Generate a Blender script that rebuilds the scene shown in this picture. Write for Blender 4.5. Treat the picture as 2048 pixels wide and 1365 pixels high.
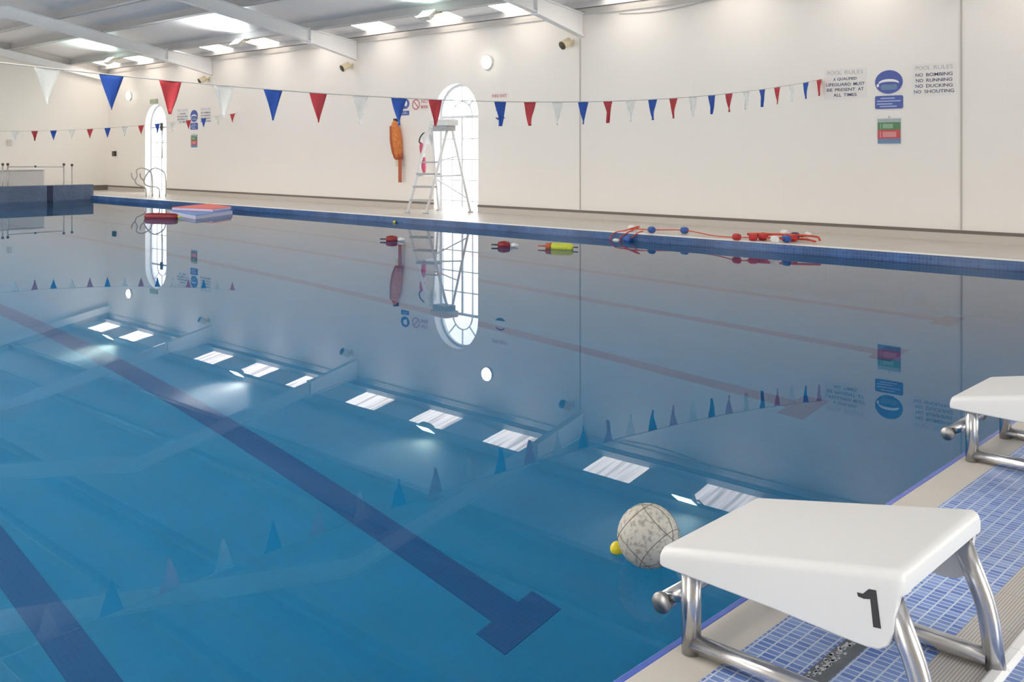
import bpy, bmesh, math, random
from mathutils import Vector, Matrix

for o in list(bpy.data.objects):
    bpy.data.objects.remove(o)
sc = bpy.context.scene
COL = sc.collection
random.seed(7)

# ------------------------------------------------------------------ camera
# world: x across the pool, y along the pool, z up; the deck lies at z = DZ, just under the foot of the wall skirting
cam_d = bpy.data.cameras.new('camera')
cam = bpy.data.objects.new('camera', cam_d)
COL.objects.link(cam)
cam.location = (0.0, 0.0, 1.25)
cam.rotation_euler = (math.radians(90), 0, -math.atan2(0.7299, 0.6834))
cam_d.sensor_width = 36.0
cam_d.lens = 36.0 * 1951.0 / 2048.0
cam_d.shift_y = -(682.5 - 303.0) / 2048.0
cam_d.clip_start = 0.05
cam_d.clip_end = 200
sc.camera = cam

# ------------------------------------------------------------------ world, exposure
world = bpy.data.worlds.new('overcast_sky')
sc.world = world
world.use_nodes = True
bg = world.node_tree.nodes['Background']
bg.inputs[0].default_value = (0.93, 0.97, 1.0, 1)
bg.inputs[1].default_value = 3.2
sc.view_settings.view_transform = 'Standard'
sc.view_settings.look = 'None'
sc.view_settings.gamma = 1.0
sc.view_settings.exposure = 0.45
sc.cycles.use_denoising = True
sc.cycles.max_bounces = 14
sc.cycles.diffuse_bounces = 6
sc.cycles.transmission_bounces = 10
sc.cycles.sample_clamp_indirect = 8.0

# room sizes
XR, XL, YN, YF = 15.5, -1.6, -3.0, 34.2
PX0, PX1, PY0, PY1 = 0.80, 13.20, 1.534, 30.27
DZ, WZ, FZ = -0.12, -0.24, -3.95
RIDGE_X, PITCH = 9.6, 0.185
def roof_z(x):
    return 4.18 + PITCH * (XR - x) if x >= RIDGE_X else 4.18 + PITCH * (XR - RIDGE_X) - PITCH * (RIDGE_X - x)

# added lamps standing in for daylight, in the reveals of unseen near and left windows
def area(name, loc, rot, sx, sy, power, col=(1, 1, 1)):
    d = bpy.data.lights.new(name, 'AREA')
    d.shape = 'RECTANGLE'; d.size = sx; d.size_y = sy; d.energy = power; d.color = col
    o = bpy.data.objects.new(name, d); COL.objects.link(o)
    o.location = loc; o.rotation_euler = rot
    return o
ADDED_NEAR_WINDOWS = [2.6, 7.2, 11.8]
ADDED_LEFT_WINDOWS = [1.5, 8.9, 16.2, 23.5, 30.6]
for wx in ADDED_NEAR_WINDOWS:
    area('window_daylight', (wx, YN - 0.02, 1.35), (math.radians(90), 0, 0), 1.4, 2.3, 48, (1.0, 0.98, 0.95))
for wy in ADDED_LEFT_WINDOWS:
    area('window_daylight', (XL - 0.02, wy, 1.35), (math.radians(90), 0, math.radians(-90)), 1.4, 2.3, 18 if wy < 5 else 40, (1.0, 0.97, 0.93))
SKYLIGHT_STRENGTH, ADDED_SKYLIGHT_STRENGTH = 3.8, 12.0

# ------------------------------------------------------------------ materials
def new_mat(name):
    m = bpy.data.materials.new(name); m.use_nodes = True
    return m, m.node_tree.nodes, m.node_tree.links, m.node_tree.nodes['Principled BSDF']

def plain(name, col, rough=0.5, metal=0.0, noise=0.0, nscale=8.0, bump=0.0, bscale=60.0, spec=0.5):
    m, n, l, p = new_mat(name)
    p.inputs['Roughness'].default_value = rough
    p.inputs['Metallic'].default_value = metal
    p.inputs['Specular IOR Level'].default_value = spec
    tc = n.new('ShaderNodeTexCoord')
    if noise > 0:
        nt = n.new('ShaderNodeTexNoise'); nt.inputs['Scale'].default_value = nscale
        nt.inputs['Detail'].default_value = 4
        l.new(tc.outputs['Object'], nt.inputs['Vector'])
        mx = n.new('ShaderNodeMixRGB')
        mx.inputs[1].default_value = (*[c * (1 - noise) for c in col], 1)
        mx.inputs[2].default_value = (*[min(1, c * (1 + noise)) for c in col], 1)
        l.new(nt.outputs['Fac'], mx.inputs[0]); l.new(mx.outputs[0], p.inputs['Base Color'])
    else:
        p.inputs['Base Color'].default_value = (*col, 1)
    if bump > 0:
        nb = n.new('ShaderNodeTexNoise'); nb.inputs['Scale'].default_value = bscale
        l.new(tc.outputs['Object'], nb.inputs['Vector'])
        b = n.new('ShaderNodeBump'); b.inputs['Strength'].default_value = bump; b.inputs['Distance'].default_value = 0.01
        l.new(nb.outputs['Fac'], b.inputs['Height']); l.new(b.outputs[0], p.inputs['Normal'])
    return m

def tiled(name, axes, c1, c2, grout, bw, bh, mortar=0.004, rough=0.25, offset=0.0, bump=0.15, bias=0.0, stain=0.0):
    """brick pattern laid on the plane of two world axes, e.g. 'xy', 'yz'"""
    m, n, l, p = new_mat(name)
    tc = n.new('ShaderNodeTexCoord'); sp = n.new('ShaderNodeSeparateXYZ'); cb = n.new('ShaderNodeCombineXYZ')
    l.new(tc.outputs['Object'], sp.inputs[0])
    for k, a in enumerate(axes):
        l.new(sp.outputs['xyz'.index(a)], cb.inputs[k])
    br = n.new('ShaderNodeTexBrick')
    br.offset = offset; br.squash = 1.0
    br.inputs['Scale'].default_value = 1.0
    br.inputs['Brick Width'].default_value = bw; br.inputs['Row Height'].default_value = bh
    br.inputs['Mortar Size'].default_value = mortar; br.inputs['Mortar Smooth'].default_value = 0.1
    br.inputs['Bias'].default_value = bias
    br.inputs['Color1'].default_value = (*c1, 1); br.inputs['Color2'].default_value = (*c2, 1)
    br.inputs['Mortar'].default_value = (*grout, 1)
    l.new(cb.outputs[0], br.inputs['Vector'])
    out = br.outputs['Color']
    if stain > 0:
        nt = n.new('ShaderNodeTexNoise'); nt.inputs['Scale'].default_value = 2.2; nt.inputs['Detail'].default_value = 5
        l.new(tc.outputs['Object'], nt.inputs['Vector'])
        rp = n.new('ShaderNodeValToRGB'); rp.color_ramp.elements[0].position = 0.35; rp.color_ramp.elements[1].position = 0.7
        rp.color_ramp.elements[0].color = (1 - stain,) * 3 + (1,); rp.color_ramp.elements[1].color = (1, 1, 1, 1)
        l.new(nt.outputs['Fac'], rp.inputs[0])
        mu = n.new('ShaderNodeMixRGB'); mu.blend_type = 'MULTIPLY'; mu.inputs[0].default_value = 1
        l.new(out, mu.inputs[1]); l.new(rp.outputs[0], mu.inputs[2]); out = mu.outputs[0]
    l.new(out, p.inputs['Base Color'])
    p.inputs['Roughness'].default_value = rough
    if bump > 0:
        b = n.new('ShaderNodeBump'); b.inputs['Strength'].default_value = bump; b.inputs['Distance'].default_value = 0.004
        b.invert = True
        l.new(br.outputs['Fac'], b.inputs['Height']); l.new(b.outputs[0], p.inputs['Normal'])
    return m

def emit(name, col, s):
    m, n, l, p = new_mat(name)
    p.inputs['Base Color'].default_value = (*col, 1)
    p.inputs['Emission Color'].default_value = (*col, 1)
    p.inputs['Emission Strength'].default_value = s
    return m

WALLC = (0.85, 0.82, 0.77)
M = {}
M['wall_x'] = tiled('painted_block_wall', 'yz', WALLC, [c * 0.992 for c in WALLC], [c * 0.978 for c in WALLC], 1.8, 0.9, 0.005, 0.55, 0.5, 0.08)
M['wall_y'] = tiled('painted_block_end_wall', 'xz', WALLC, [c * 0.992 for c in WALLC], [c * 0.978 for c in WALLC], 1.8, 0.9, 0.005, 0.55, 0.5, 0.08)
M['reveal'] = plain('white_reveal_paint', (0.86, 0.86, 0.86), 0.5)
M['roof'] = plain('roof_lining_panel', (0.84, 0.83, 0.82), 0.5, noise=0.04, nscale=1.5)
M['steel_white'] = plain('painted_white_steel', (0.86, 0.865, 0.86), 0.4, noise=0.03, nscale=3)
M['purlin'] = plain('grey_painted_purlin', (0.52, 0.52, 0.52), 0.5, noise=0.05, nscale=3)
M['deck'] = tiled('beige_deck_tiles', 'xy', (0.60, 0.555, 0.50), (0.58, 0.535, 0.485), (0.50, 0.46, 0.42), 0.1, 0.2, 0.003, 0.35, 0.0, 0.1, stain=0.12)
M['upstand'] = plain('beige_upstand_tile', (0.56, 0.52, 0.47), 0.45)
M['edge_white'] = tiled('pale_edge_tiles', 'xy', (0.92, 0.91, 0.89), (0.90, 0.89, 0.87), (0.78, 0.77, 0.75), 0.12, 0.25, 0.003, 0.3, 0.0, 0.1)
M['coping'] = plain('cream_coping', (0.60, 0.565, 0.50), 0.45, noise=0.06, nscale=6, bump=0.1)
M['tile_blue'] = tiled('light_blue_deck_mosaic', 'xy', (0.10, 0.21, 0.62), (0.30, 0.44, 0.82), (0.70, 0.80, 0.93), 0.0247, 0.04, 0.0026, 0.3, 0.0, 0.3, stain=0.3)
M['ribbed'] = tiled('ribbed_overflow_tile', 'xy', (0.60, 0.565, 0.51), (0.62, 0.58, 0.53), (0.40, 0.37, 0.34), 0.25, 0.0085, 0.0022, 0.5, 0.0, 0.5)
M['band_x'] = tiled('dark_blue_waterline_mosaic', 'yz', (0.045, 0.125, 0.33), (0.065, 0.165, 0.41), (0.10, 0.2, 0.40), 0.05, 0.05, 0.004, 0.2, 0.0, 0.2, stain=0.35)
M['band_y'] = tiled('blue_waterline_mosaic', 'xz', (0.10, 0.15, 0.25), (0.13, 0.185, 0.29), (0.16, 0.2, 0.29), 0.05, 0.05, 0.004, 0.25, 0.0, 0.2, stain=0.2)
M['floor_tile'] = tiled('turquoise_pool_floor', 'xy', (0.002, 0.25, 0.505), (0.002, 0.26, 0.52), (0.003, 0.27, 0.52), 0.1, 0.1, 0.005, 0.5, 0.0, 0.0, stain=0.08)
M['lane_navy'] = tiled('navy_lane_tile', 'xy', (0.002, 0.095, 0.29), (0.002, 0.105, 0.31), (0.003, 0.115, 0.33), 0.04, 0.04, 0.004, 0.5, 0.0, 0.0)
M['navy_y'] = plain('navy_target_tile', (0.02, 0.03, 0.075), 0.3)
M['edge_blue'] = plain('blue_edge_tile', (0.08, 0.14, 0.55), 0.25, noise=0.2, nscale=25)
M['white_plastic'] = plain('white_moulded_plastic', (0.80, 0.805, 0.79), 0.38, noise=0.012, nscale=5, bump=0.02, bscale=400)
M['steel'] = plain('brushed_stainless', (0.62, 0.62, 0.63), 0.24, 1.0, noise=0.05, nscale=12, bump=0.015, bscale=150)
M['steel_cap'] = plain('dull_steel_cap', (0.42, 0.41, 0.40), 0.4, 1.0)
M['black'] = plain('black_plastic', (0.025, 0.025, 0.027), 0.5)
M['charcoal'] = plain('charcoal_print', (0.045, 0.043, 0.043), 0.6)
M['dark_tile'] = plain('dark_grey_marker_tile', (0.12, 0.135, 0.15), 0.5, noise=0.15, nscale=30)
M['lime'] = plain('worn_white_marks', (0.52, 0.54, 0.55), 0.7)
M['base_dark'] = plain('brown_grey_skirting', (0.16, 0.14, 0.12), 0.6)
M['trunking'] = plain('cream_trunking', (0.70, 0.67, 0.62), 0.5)
M['seam'] = plain('grey_joint_seal', (0.50, 0.47, 0.43), 0.6)
M['flag_red'] = plain('red_flag_cloth', (0.50, 0.045, 0.06), 0.7)
M['flag_blue'] = plain('blue_flag_cloth', (0.018, 0.085, 0.42), 0.7)
def cloth_white():
    m, n, l, p = new_mat('white_flag_cloth')
    p.inputs['Base Color'].default_value = (0.72, 0.79, 0.80, 1); p.inputs['Roughness'].default_value = 0.7
    tr = n.new('ShaderNodeBsdfTransparent'); mx = n.new('ShaderNodeMixShader'); mx.inputs[0].default_value = 0.30
    l.new(tr.outputs[0], mx.inputs[1]); l.new(p.outputs[0], mx.inputs[2])
    l.new(mx.outputs[0], n['Material Output'].inputs[0])
    return m
M['flag_white'] = cloth_white()
M['cord'] = plain('grey_cord', (0.55, 0.55, 0.53), 0.8)
M['sign_blue'] = plain('blue_sign', (0.045, 0.085, 0.36), 0.35, noise=0.08, nscale=9)
M['sign_white'] = plain('white_sign', (0.84, 0.83, 0.82), 0.4)
M['sign_pale'] = plain('pale_blue_print', (0.42, 0.50, 0.72), 0.5)
M['sign_green'] = plain('green_sign', (0.07, 0.21, 0.08), 0.4)
M['sign_palegreen'] = plain('pale_green_print', (0.25, 0.42, 0.28), 0.5)
M['sign_red'] = plain('red_sign', (0.50, 0.06, 0.07), 0.4)
M['sign_pink'] = plain('pale_red_print', (0.66, 0.26, 0.27), 0.5)
M['sign_steel'] = plain('grey_blue_sign', (0.13, 0.23, 0.40), 0.4)
M['sign_grey'] = plain('grey_sign_print', (0.36, 0.42, 0.43), 0.5)
M['ink_navy'] = plain('navy_ink', (0.07, 0.085, 0.17), 0.6)
M['ink_grey'] = plain('grey_ink', (0.46, 0.46, 0.47), 0.6)
M['ink_red'] = plain('red_ink', (0.52, 0.10, 0.11), 0.6)
M['exit_green'] = plain('faded_green_sign', (0.36, 0.41, 0.28), 0.5)
M['cream'] = plain('cream_enamel', (0.72, 0.63, 0.44), 0.4)
M['grille'] = plain('dark_grille', (0.10, 0.085, 0.06), 0.6)
M['chair_white'] = plain('white_painted_frame', (0.80, 0.80, 0.80), 0.4)
M['chair_grey'] = plain('grey_painted_tread', (0.45, 0.45, 0.46), 0.5)
M['orange'] = plain('orange_nylon', (0.72, 0.20, 0.045), 0.55, noise=0.6, nscale=14)
M['orange_dark'] = plain('dark_orange_strap', (0.45, 0.10, 0.04), 0.6)
M['float_red'] = plain('red_foam', (0.50, 0.03, 0.03), 0.5)
M['float_dark_red'] = plain('dark_red_foam', (0.22, 0.008, 0.015), 0.45)
M['float_white'] = plain('white_foam', (0.78, 0.77, 0.75), 0.5)
M['float_blue'] = plain('blue_foam', (0.03, 0.10, 0.36), 0.45)
M['float_navy'] = plain('navy_foam', (0.03, 0.03, 0.08), 0.45)
M['rope'] = plain('red_rope', (0.60, 0.06, 0.03), 0.7)
M['mat_red'] = plain('coral_red_foam', (0.75, 0.12, 0.10), 0.55)
M['mat_blue'] = plain('mid_blue_foam', (0.12, 0.26, 0.60), 0.55)
M['mat_edge'] = plain('pale_lilac_foam_edge', (0.55, 0.55, 0.72), 0.6)
M['yellow'] = plain('yellow_plastic', (0.72, 0.60, 0.02), 0.4)
M['lime_yellow'] = plain('lime_yellow_foam', (0.56, 0.60, 0.05), 0.5, noise=0.2, nscale=30)
M['tow'] = plain('pink_red_rescue_tube', (0.66, 0.12, 0.20), 0.5)
M['rail'] = plain('dull_grey_rail', (0.45, 0.44, 0.44), 0.35, 0.6)
M['knob'] = plain('dark_maroon_knob', (0.10, 0.05, 0.05), 0.5)
M['pale_box'] = plain('pale_grey_cover', (0.62, 0.60, 0.58), 0.5)
M['win_frame'] = plain('white_window_frame', (0.70, 0.72, 0.74), 0.4)
M['lamp_body'] = plain('pale_lamp_housing', (0.72, 0.71, 0.66), 0.4)
M['lamp_glow'] = emit('lit_bulkhead_glass', (1.0, 0.96, 0.88), 14.0)
M['flood_glow_white'] = emit('lit_flood_glass_white', (0.93, 1.0, 1.0), 20.0)
M['flood_glow_green'] = emit('lit_flood_glass_green', (0.75, 1.0, 0.88), 10.0)

def skylight_mat(name, strength):
    m, n, l, p = new_mat(name)
    tc = n.new('ShaderNodeTexCoord'); mp = n.new('ShaderNodeMapping'); wv = n.new('ShaderNodeTexNoise')
    mp.inputs['Scale'].default_value = (0.5, 9.0, 0.5)
    wv.inputs['Scale'].default_value = 1.0; wv.inputs['Detail'].default_value = 3
    l.new(tc.outputs['Object'], mp.inputs['Vector']); l.new(mp.outputs[0], wv.inputs['Vector'])
    rp = n.new('ShaderNodeValToRGB')
    rp.color_ramp.elements[0].color = (0.50, 0.42, 0.37, 1); rp.color_ramp.elements[1].color = (1.0, 0.92, 0.84, 1)
    rp.color_ramp.elements[0].position = 0.36; rp.color_ramp.elements[1].position = 0.56
    l.new(wv.outputs['Fac'], rp.inputs[0])
    l.new(rp.outputs[0], p.inputs['Emission Color']); l.new(rp.outputs[0], p.inputs['Base Color'])
    p.inputs['Emission Strength'].default_value = strength
    return m
M['skylight'] = skylight_mat('translucent_rooflight_sheet', SKYLIGHT_STRENGTH)
M['skylight_clear'] = skylight_mat('clear_rooflight_sheet', ADDED_SKYLIGHT_STRENGTH)  # stronger glow for the rooflights added on the unseen left slope

def glass_mat():
    m, n, l, p = new_mat('window_glass')
    tr = n.new('ShaderNodeBsdfTransparent'); gl = n.new('ShaderNodeBsdfGlossy'); gl.inputs['Roughness'].default_value = 0.02
    mx = n.new('ShaderNodeMixShader'); mx.inputs[0].default_value = 0.05
    l.new(tr.outputs[0], mx.inputs[1]); l.new(gl.outputs[0], mx.inputs[2])
    l.new(mx.outputs[0], n['Material Output'].inputs[0])
    return m
M['glass'] = glass_mat()

def water_mat():
    m, n, l, p = new_mat('still_pool_water')
    tc = n.new('ShaderNodeTexCoord')
    nt = n.new('ShaderNodeTexNoise'); nt.inputs['Scale'].default_value = 1.6; nt.inputs['Detail'].default_value = 2
    l.new(tc.outputs['Object'], nt.inputs['Vector'])
    b = n.new('ShaderNodeBump'); b.inputs['Strength'].default_value = 0.006; b.inputs['Distance'].default_value = 0.02
    l.new(nt.outputs['Fac'], b.inputs['Height'])
    rf = n.new('ShaderNodeBsdfRefraction'); rf.inputs['IOR'].default_value = 1.333; rf.inputs['Roughness'].default_value = 0.0
    rf.inputs['Color'].default_value = (0.72, 0.96, 1.0, 1)
    gl = n.new('ShaderNodeBsdfGlossy'); gl.inputs['Roughness'].default_value = 0.0
    fr = n.new('ShaderNodeFresnel'); fr.inputs[0].default_value = 1.24
    mx = n.new('ShaderNodeMixShader')
    for s in (rf, gl, fr):
        l.new(b.outputs[0], s.inputs['Normal'])
    l.new(fr.outputs[0], mx.inputs[0]); l.new(rf.outputs[0], mx.inputs[1]); l.new(gl.outputs[0], mx.inputs[2])
    l.new(mx.outputs[0], n['Material Output'].inputs[0])
    return m
M['water'] = water_mat()

def netball_mat():
    m, n, l, p = new_mat('worn_white_ball')
    tc = n.new('ShaderNodeTexCoord')
    v = n.new('ShaderNodeTexNoise'); v.inputs['Scale'].default_value = 62; v.inputs['Detail'].default_value = 6
    l.new(tc.outputs['Object'], v.inputs['Vector'])
    rp = n.new('ShaderNodeValToRGB')
    rp.color_ramp.elements[0].position = 0.36; rp.color_ramp.elements[0].color = (0.33, 0.32, 0.28, 1)
    rp.color_ramp.elements[1].position = 0.52; rp.color_ramp.elements[1].color = (0.56, 0.54, 0.47, 1)
    l.new(v.outputs['Fac'], rp.inputs[0]); l.new(rp.outputs[0], p.inputs['Base Color'])
    p.inputs['Roughness'].default_value = 0.6
    b = n.new('ShaderNodeBump'); b.inputs['Strength'].default_value = 0.2; b.inputs['Distance'].default_value = 0.004
    vo = n.new('ShaderNodeTexVoronoi'); vo.inputs['Scale'].default_value = 160
    l.new(tc.outputs['Object'], vo.inputs['Vector']); l.new(vo.outputs['Distance'], b.inputs['Height']); l.new(b.outputs[0], p.inputs['Normal'])
    return m
M['netball'] = netball_mat()
M['ball_seam'] = plain('dark_ball_seam', (0.17, 0.155, 0.135), 0.7)

# ------------------------------------------------------------------ mesh helpers
def add_box(bm, a, b):
    x0, y0, z0 = a; x1, y1, z1 = b
    v = [bm.verts.new(c) for c in ((x0, y0, z0), (x1, y0, z0), (x1, y1, z0), (x0, y1, z0), (x0, y0, z1), (x1, y0, z1), (x1, y1, z1), (x0, y1, z1))]
    for f in ((0, 3, 2, 1), (4, 5, 6, 7), (0, 1, 5, 4), (1, 2, 6, 5), (2, 3, 7, 6), (3, 0, 4, 7)):
        bm.faces.new([v[i] for i in f])

def add_tube(bm, pts, r, seg=12, cap=True, radii=None):
    pts = [Vector(p) for p in pts]
    rings = []
    for i, p in enumerate(pts):
        if i == 0: t = pts[1] - pts[0]
        elif i == len(pts) - 1: t = pts[-1] - pts[-2]
        else: t = (pts[i + 1] - p).normalized() + (p - pts[i - 1]).normalized()
        t.normalize()
        if i == 0:
            up = Vector((0, 0, 1)) if abs(t.z) < 0.9 else Vector((1, 0, 0))
            u = t.cross(up).normalized()
        else:
            u = (u - t * u.dot(t)).normalized()
        w = t.cross(u)
        rr = radii[i] if radii else r
        rings.append([bm.verts.new(p + (u * math.cos(k * 2 * math.pi / seg) + w * math.sin(k * 2 * math.pi / seg)) * rr) for k in range(seg)])
    for a, b in zip(rings, rings[1:]):
        for k in range(seg):
            f = bm.faces.new((a[k], a[(k + 1) % seg], b[(k + 1) % seg], b[k])); f.smooth = True
    if cap:
        bm.faces.new(rings[0][::-1]); bm.faces.new(rings[-1])

def add_prism(bm, pts, axis, d0, d1):
    """extrude a 2-D outline; axis names the extrusion axis and pts hold the other two coordinates in order"""
    def mk(p, d):
        return {'x': (d, p[0], p[1]), 'y': (p[0], d, p[1]), 'z': (p[0], p[1], d)}[axis]
    a = [bm.verts.new(mk(p, d0)) for p in pts]; b = [bm.verts.new(mk(p, d1)) for p in pts]
    bm.faces.new(a); bm.faces.new(b[::-1])
    n = len(pts)
    for k in range(n):
        bm.faces.new((a[k], b[k], b[(k + 1) % n], a[(k + 1) % n]))

def add_lathe(bm, prof, axis_o, axis_d, seg=24):
    """prof: list of (distance along axis, radius)"""
    o = Vector(axis_o); d = Vector(axis_d).normalized()
    up = Vector((0, 0, 1)) if abs(d.z) < 0.9 else Vector((1, 0, 0))
    u = d.cross(up).normalized(); w = d.cross(u)
    rings = []
    for h, r in prof:
        rings.append([bm.verts.new(o + d * h + (u * math.cos(k * 2 * math.pi / seg) + w * math.sin(k * 2 * math.pi / seg)) * max(r, 1e-4)) for k in range(seg)])
    for a, b in zip(rings, rings[1:]):
        for k in range(seg):
            f = bm.faces.new((a[k], a[(k + 1) % seg], b[(k + 1) % seg], b[k])); f.smooth = True
    bm.faces.new(rings[0][::-1]); bm.faces.new(rings[-1])

def ell(cx, cy, rx, ry, n=40, a0=0, a1=2 * math.pi):
    return [(cx + rx * math.cos(a0 + (a1 - a0) * k / n), cy + ry * math.sin(a0 + (a1 - a0) * k / n)) for k in range(n)]

def rrect(x0, y0, x1, y1, r, n=5):
    out = []
    for cx, cy, a in ((x1 - r, y1 - r, 0), (x0 + r, y1 - r, 90), (x0 + r, y0 + r, 180), (x1 - r, y0 + r, 270)):
        for k in range(n + 1):
            t = math.radians(a + 90 * k / n); out.append((cx + r * math.cos(t), cy + r * math.sin(t)))
    return out

def obj(name, bm, m, parent=None, bevel=0.0, seg=2, angle=40):
    bmesh.ops.recalc_face_normals(bm, faces=bm.faces[:])
    me = bpy.data.meshes.new(name); bm.to_mesh(me); bm.free()
    for mm in (m if isinstance(m, (list, tuple)) else [m]):
        me.materials.append(mm)
    o = bpy.data.objects.new(name, me); COL.objects.link(o)
    if parent is not None:
        o.parent = parent
        o.matrix_parent_inverse = parent.matrix_basis.inverted()
    if bevel > 0:
        b = o.modifiers.new('bevel', 'BEVEL'); b.width = bevel; b.segments = seg
        b.limit_method = 'ANGLE'; b.angle_limit = math.radians(angle)
    return o

def B(): return bmesh.new()
def box_obj(name, a, b, m, parent=None, bevel=0.0, seg=2):
    bm = B(); add_box(bm, a, b); return obj(name, bm, m, parent, bevel, seg)
def tube_obj(name, pts, r, m, parent=None, seg=12, radii=None):
    bm = B(); add_tube(bm, pts, r, seg, radii=radii); return obj(name, bm, m, parent)
def prism_obj(name, pts, axis, d0, d1, m, parent=None, bevel=0.0):
    bm = B(); add_prism(bm, pts, axis, d0, d1); return obj(name, bm, m, parent, bevel)

def tag(o, label, cat, group=None, kind=None):
    o['label'] = label; o['category'] = cat
    if group: o['group'] = group
    if kind: o['kind'] = kind
    return o
def thing(name, label, cat, loc=(0, 0, 0), group=None):
    o = bpy.data.objects.new(name, None); COL.objects.link(o)
    o.location = loc; o.empty_display_size = 0.1
    return tag(o, label, cat, group)
def structure(name, loc=(0, 0, 0)):
    o = bpy.data.objects.new(name, None); COL.objects.link(o); o.location = loc; o['kind'] = 'structure'
    return o
def struct(o):
    o['kind'] = 'structure'; return o
def smooth_path(pts, n=6):
    """Catmull-Rom through the points"""
    P = [Vector(p) for p in pts]; P = [P[0] * 2 - P[1]] + P + [P[-1] * 2 - P[-2]]
    out = []
    for i in range(1, len(P) - 2):
        for k in range(n):
            t = k / n
            out.append(0.5 * ((2 * P[i]) + (P[i + 1] - P[i - 1]) * t + (2 * P[i - 1] - 5 * P[i] + 4 * P[i + 1] - P[i + 2]) * t * t + (3 * P[i] - P[i - 1] - 3 * P[i + 1] + P[i + 2]) * t ** 3))
    out.append(P[-2]); return out
def round_corners(pts, r, n=5):
    P = [Vector(p) for p in pts]; out = [P[0]]
    for a, b, c in zip(P, P[1:], P[2:]):
        d0 = (a - b).normalized(); d1 = (c - b).normalized()
        rr = min(r, (a - b).length * 0.45, (c - b).length * 0.45)
        p0 = b + d0 * rr; p1 = b + d1 * rr
        for k in range(n + 1):
            t = k / n; out.append(p0 * (1 - t) ** 2 + b * 2 * t * (1 - t) + p1 * t * t)
    out.append(P[-1]); return out

def text_on_right_wall(name, s, y, z, height, m, parent, width=None, x=None, weight=0.0):
    """lettering facing the pool on the right-hand wall, centred on (y, z); one mesh per word"""
    words = s.split(' ')
    if len(words) > 1:
        unit = width / (len(s) - 0.3 * (len(words) - 1)); u = y + width / 2
        for w_ in words:
            ww = unit * len(w_)
            text_on_right_wall(name, w_, u - ww / 2, z, height, m, parent, ww * .97, x, weight)
            u -= ww + unit * .7
        return
    cu = bpy.data.curves.new(name, 'FONT'); cu.body = s; cu.size = 1.0; cu.align_x = 'CENTER'; cu.align_y = 'CENTER'
    cu.extrude = 0.002; cu.offset = weight
    tmp = bpy.data.objects.new(name, cu); COL.objects.link(tmp)
    dg = bpy.context.evaluated_depsgraph_get()
    me = bpy.data.meshes.new_from_object(tmp.evaluated_get(dg))
    bpy.data.objects.remove(tmp); bpy.data.curves.remove(cu)
    xs = [v.co.x for v in me.vertices]; ys = [v.co.y for v in me.vertices]
    w, h = max(xs) - min(xs), max(ys) - min(ys)
    cx, cy = (max(xs) + min(xs)) / 2, (max(ys) + min(ys)) / 2
    sv = height / h; sh = (width / w) if width else sv
    X = XR if x is None else x
    for v in me.vertices:
        lx, ly, lz = (v.co.x - cx) * sh, (v.co.y - cy) * sv, v.co.z
        v.co = (X - lz, y - lx, z + ly)
    me.materials.clear(); me.materials.append(m)
    o = bpy.data.objects.new(name, me); COL.objects.link(o)
    o.parent = parent; o.matrix_parent_inverse = parent.matrix_basis.inverted()
    return o

# ------------------------------------------------------------------ room shell
WIN_W, WIN_SPRING, WIN_TOP = 1.47, 2.08, 2.815
WIN_R = WIN_W / 2
RIGHT_WINDOWS = [16.29, 30.66]
THICK = 0.32
def arch_pts(c, w=WIN_W, base=DZ, spring=WIN_SPRING, n=28):
    r = w / 2
    return [(c - r, base)] + [(c + r * math.cos(math.pi - math.pi * k / n), spring + (WIN_TOP - WIN_SPRING) * (r / WIN_R) * math.sin(math.pi - math.pi * k / n)) for k in range(n + 1)] + [(c + r, base)]
def wall_outline(a0, a1, top_pts, centers):
    pts = [(a0, DZ - 0.02)]
    for c in sorted(centers):
        pts += [(u, DZ - 0.02 if v == DZ else v) for u, v in arch_pts(c)]
    pts += [(a1, DZ - 0.02)] + top_pts
    return pts
struct(prism_obj('wall_right', wall_outline(YN - THICK, YF + THICK, [(YF + THICK, 4.16), (YN - THICK, 4.16)], RIGHT_WINDOWS), 'x', XR, XR + THICK, M['wall_x']))
struct(prism_obj('wall_left', wall_outline(YN - THICK, YF + THICK, [(YF + THICK, roof_z(XL)), (YN - THICK, roof_z(XL))], ADDED_LEFT_WINDOWS), 'x', XL - THICK, XL, M['wall_x']))
gab = [(XR, roof_z(XR)), (RIDGE_X, roof_z(RIDGE_X)), (XL, roof_z(XL))]
struct(prism_obj('wall_far', wall_outline(XL, XR, gab, []), 'y', YF, YF + THICK, M['wall_y']))
struct(prism_obj('wall_near', wall_outline(XL, XR, gab, ADDED_NEAR_WINDOWS), 'y', YN - THICK, YN, M['wall_y']))

# windows ------------------------------------------------------------
def arch_band(bm, c, w_out, w_in, d0, d1, axis, base=DZ, n=28):
    o = arch_pts(c, w_out, base, n=n); i = arch_pts(c, w_in, base, n=n)
    ov, iv = [], []
    for lst, P in ((ov, o), (iv, i)):
        for d in (d0, d1):
            lst.append([bm.verts.new((d, p[0], p[1]) if axis == 'x' else (p[0], d, p[1])) for p in P])
    m = len(o)
    for k in range(m - 1):
        bm.faces.new((ov[0][k], ov[0][k + 1], iv[0][k + 1], iv[0][k]))
        bm.faces.new((ov[1][k], iv[1][k], iv[1][k + 1], ov[1][k + 1]))
        bm.faces.new((ov[0][k], ov[1][k], ov[1][k + 1], ov[0][k + 1]))
        bm.faces.new((iv[0][k], iv[0][k + 1], iv[1][k + 1], iv[1][k]))
    for k in (0, m - 1):
        bm.faces.new((ov[0][k], iv[0][k], iv[1][k], ov[1][k]))

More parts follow.
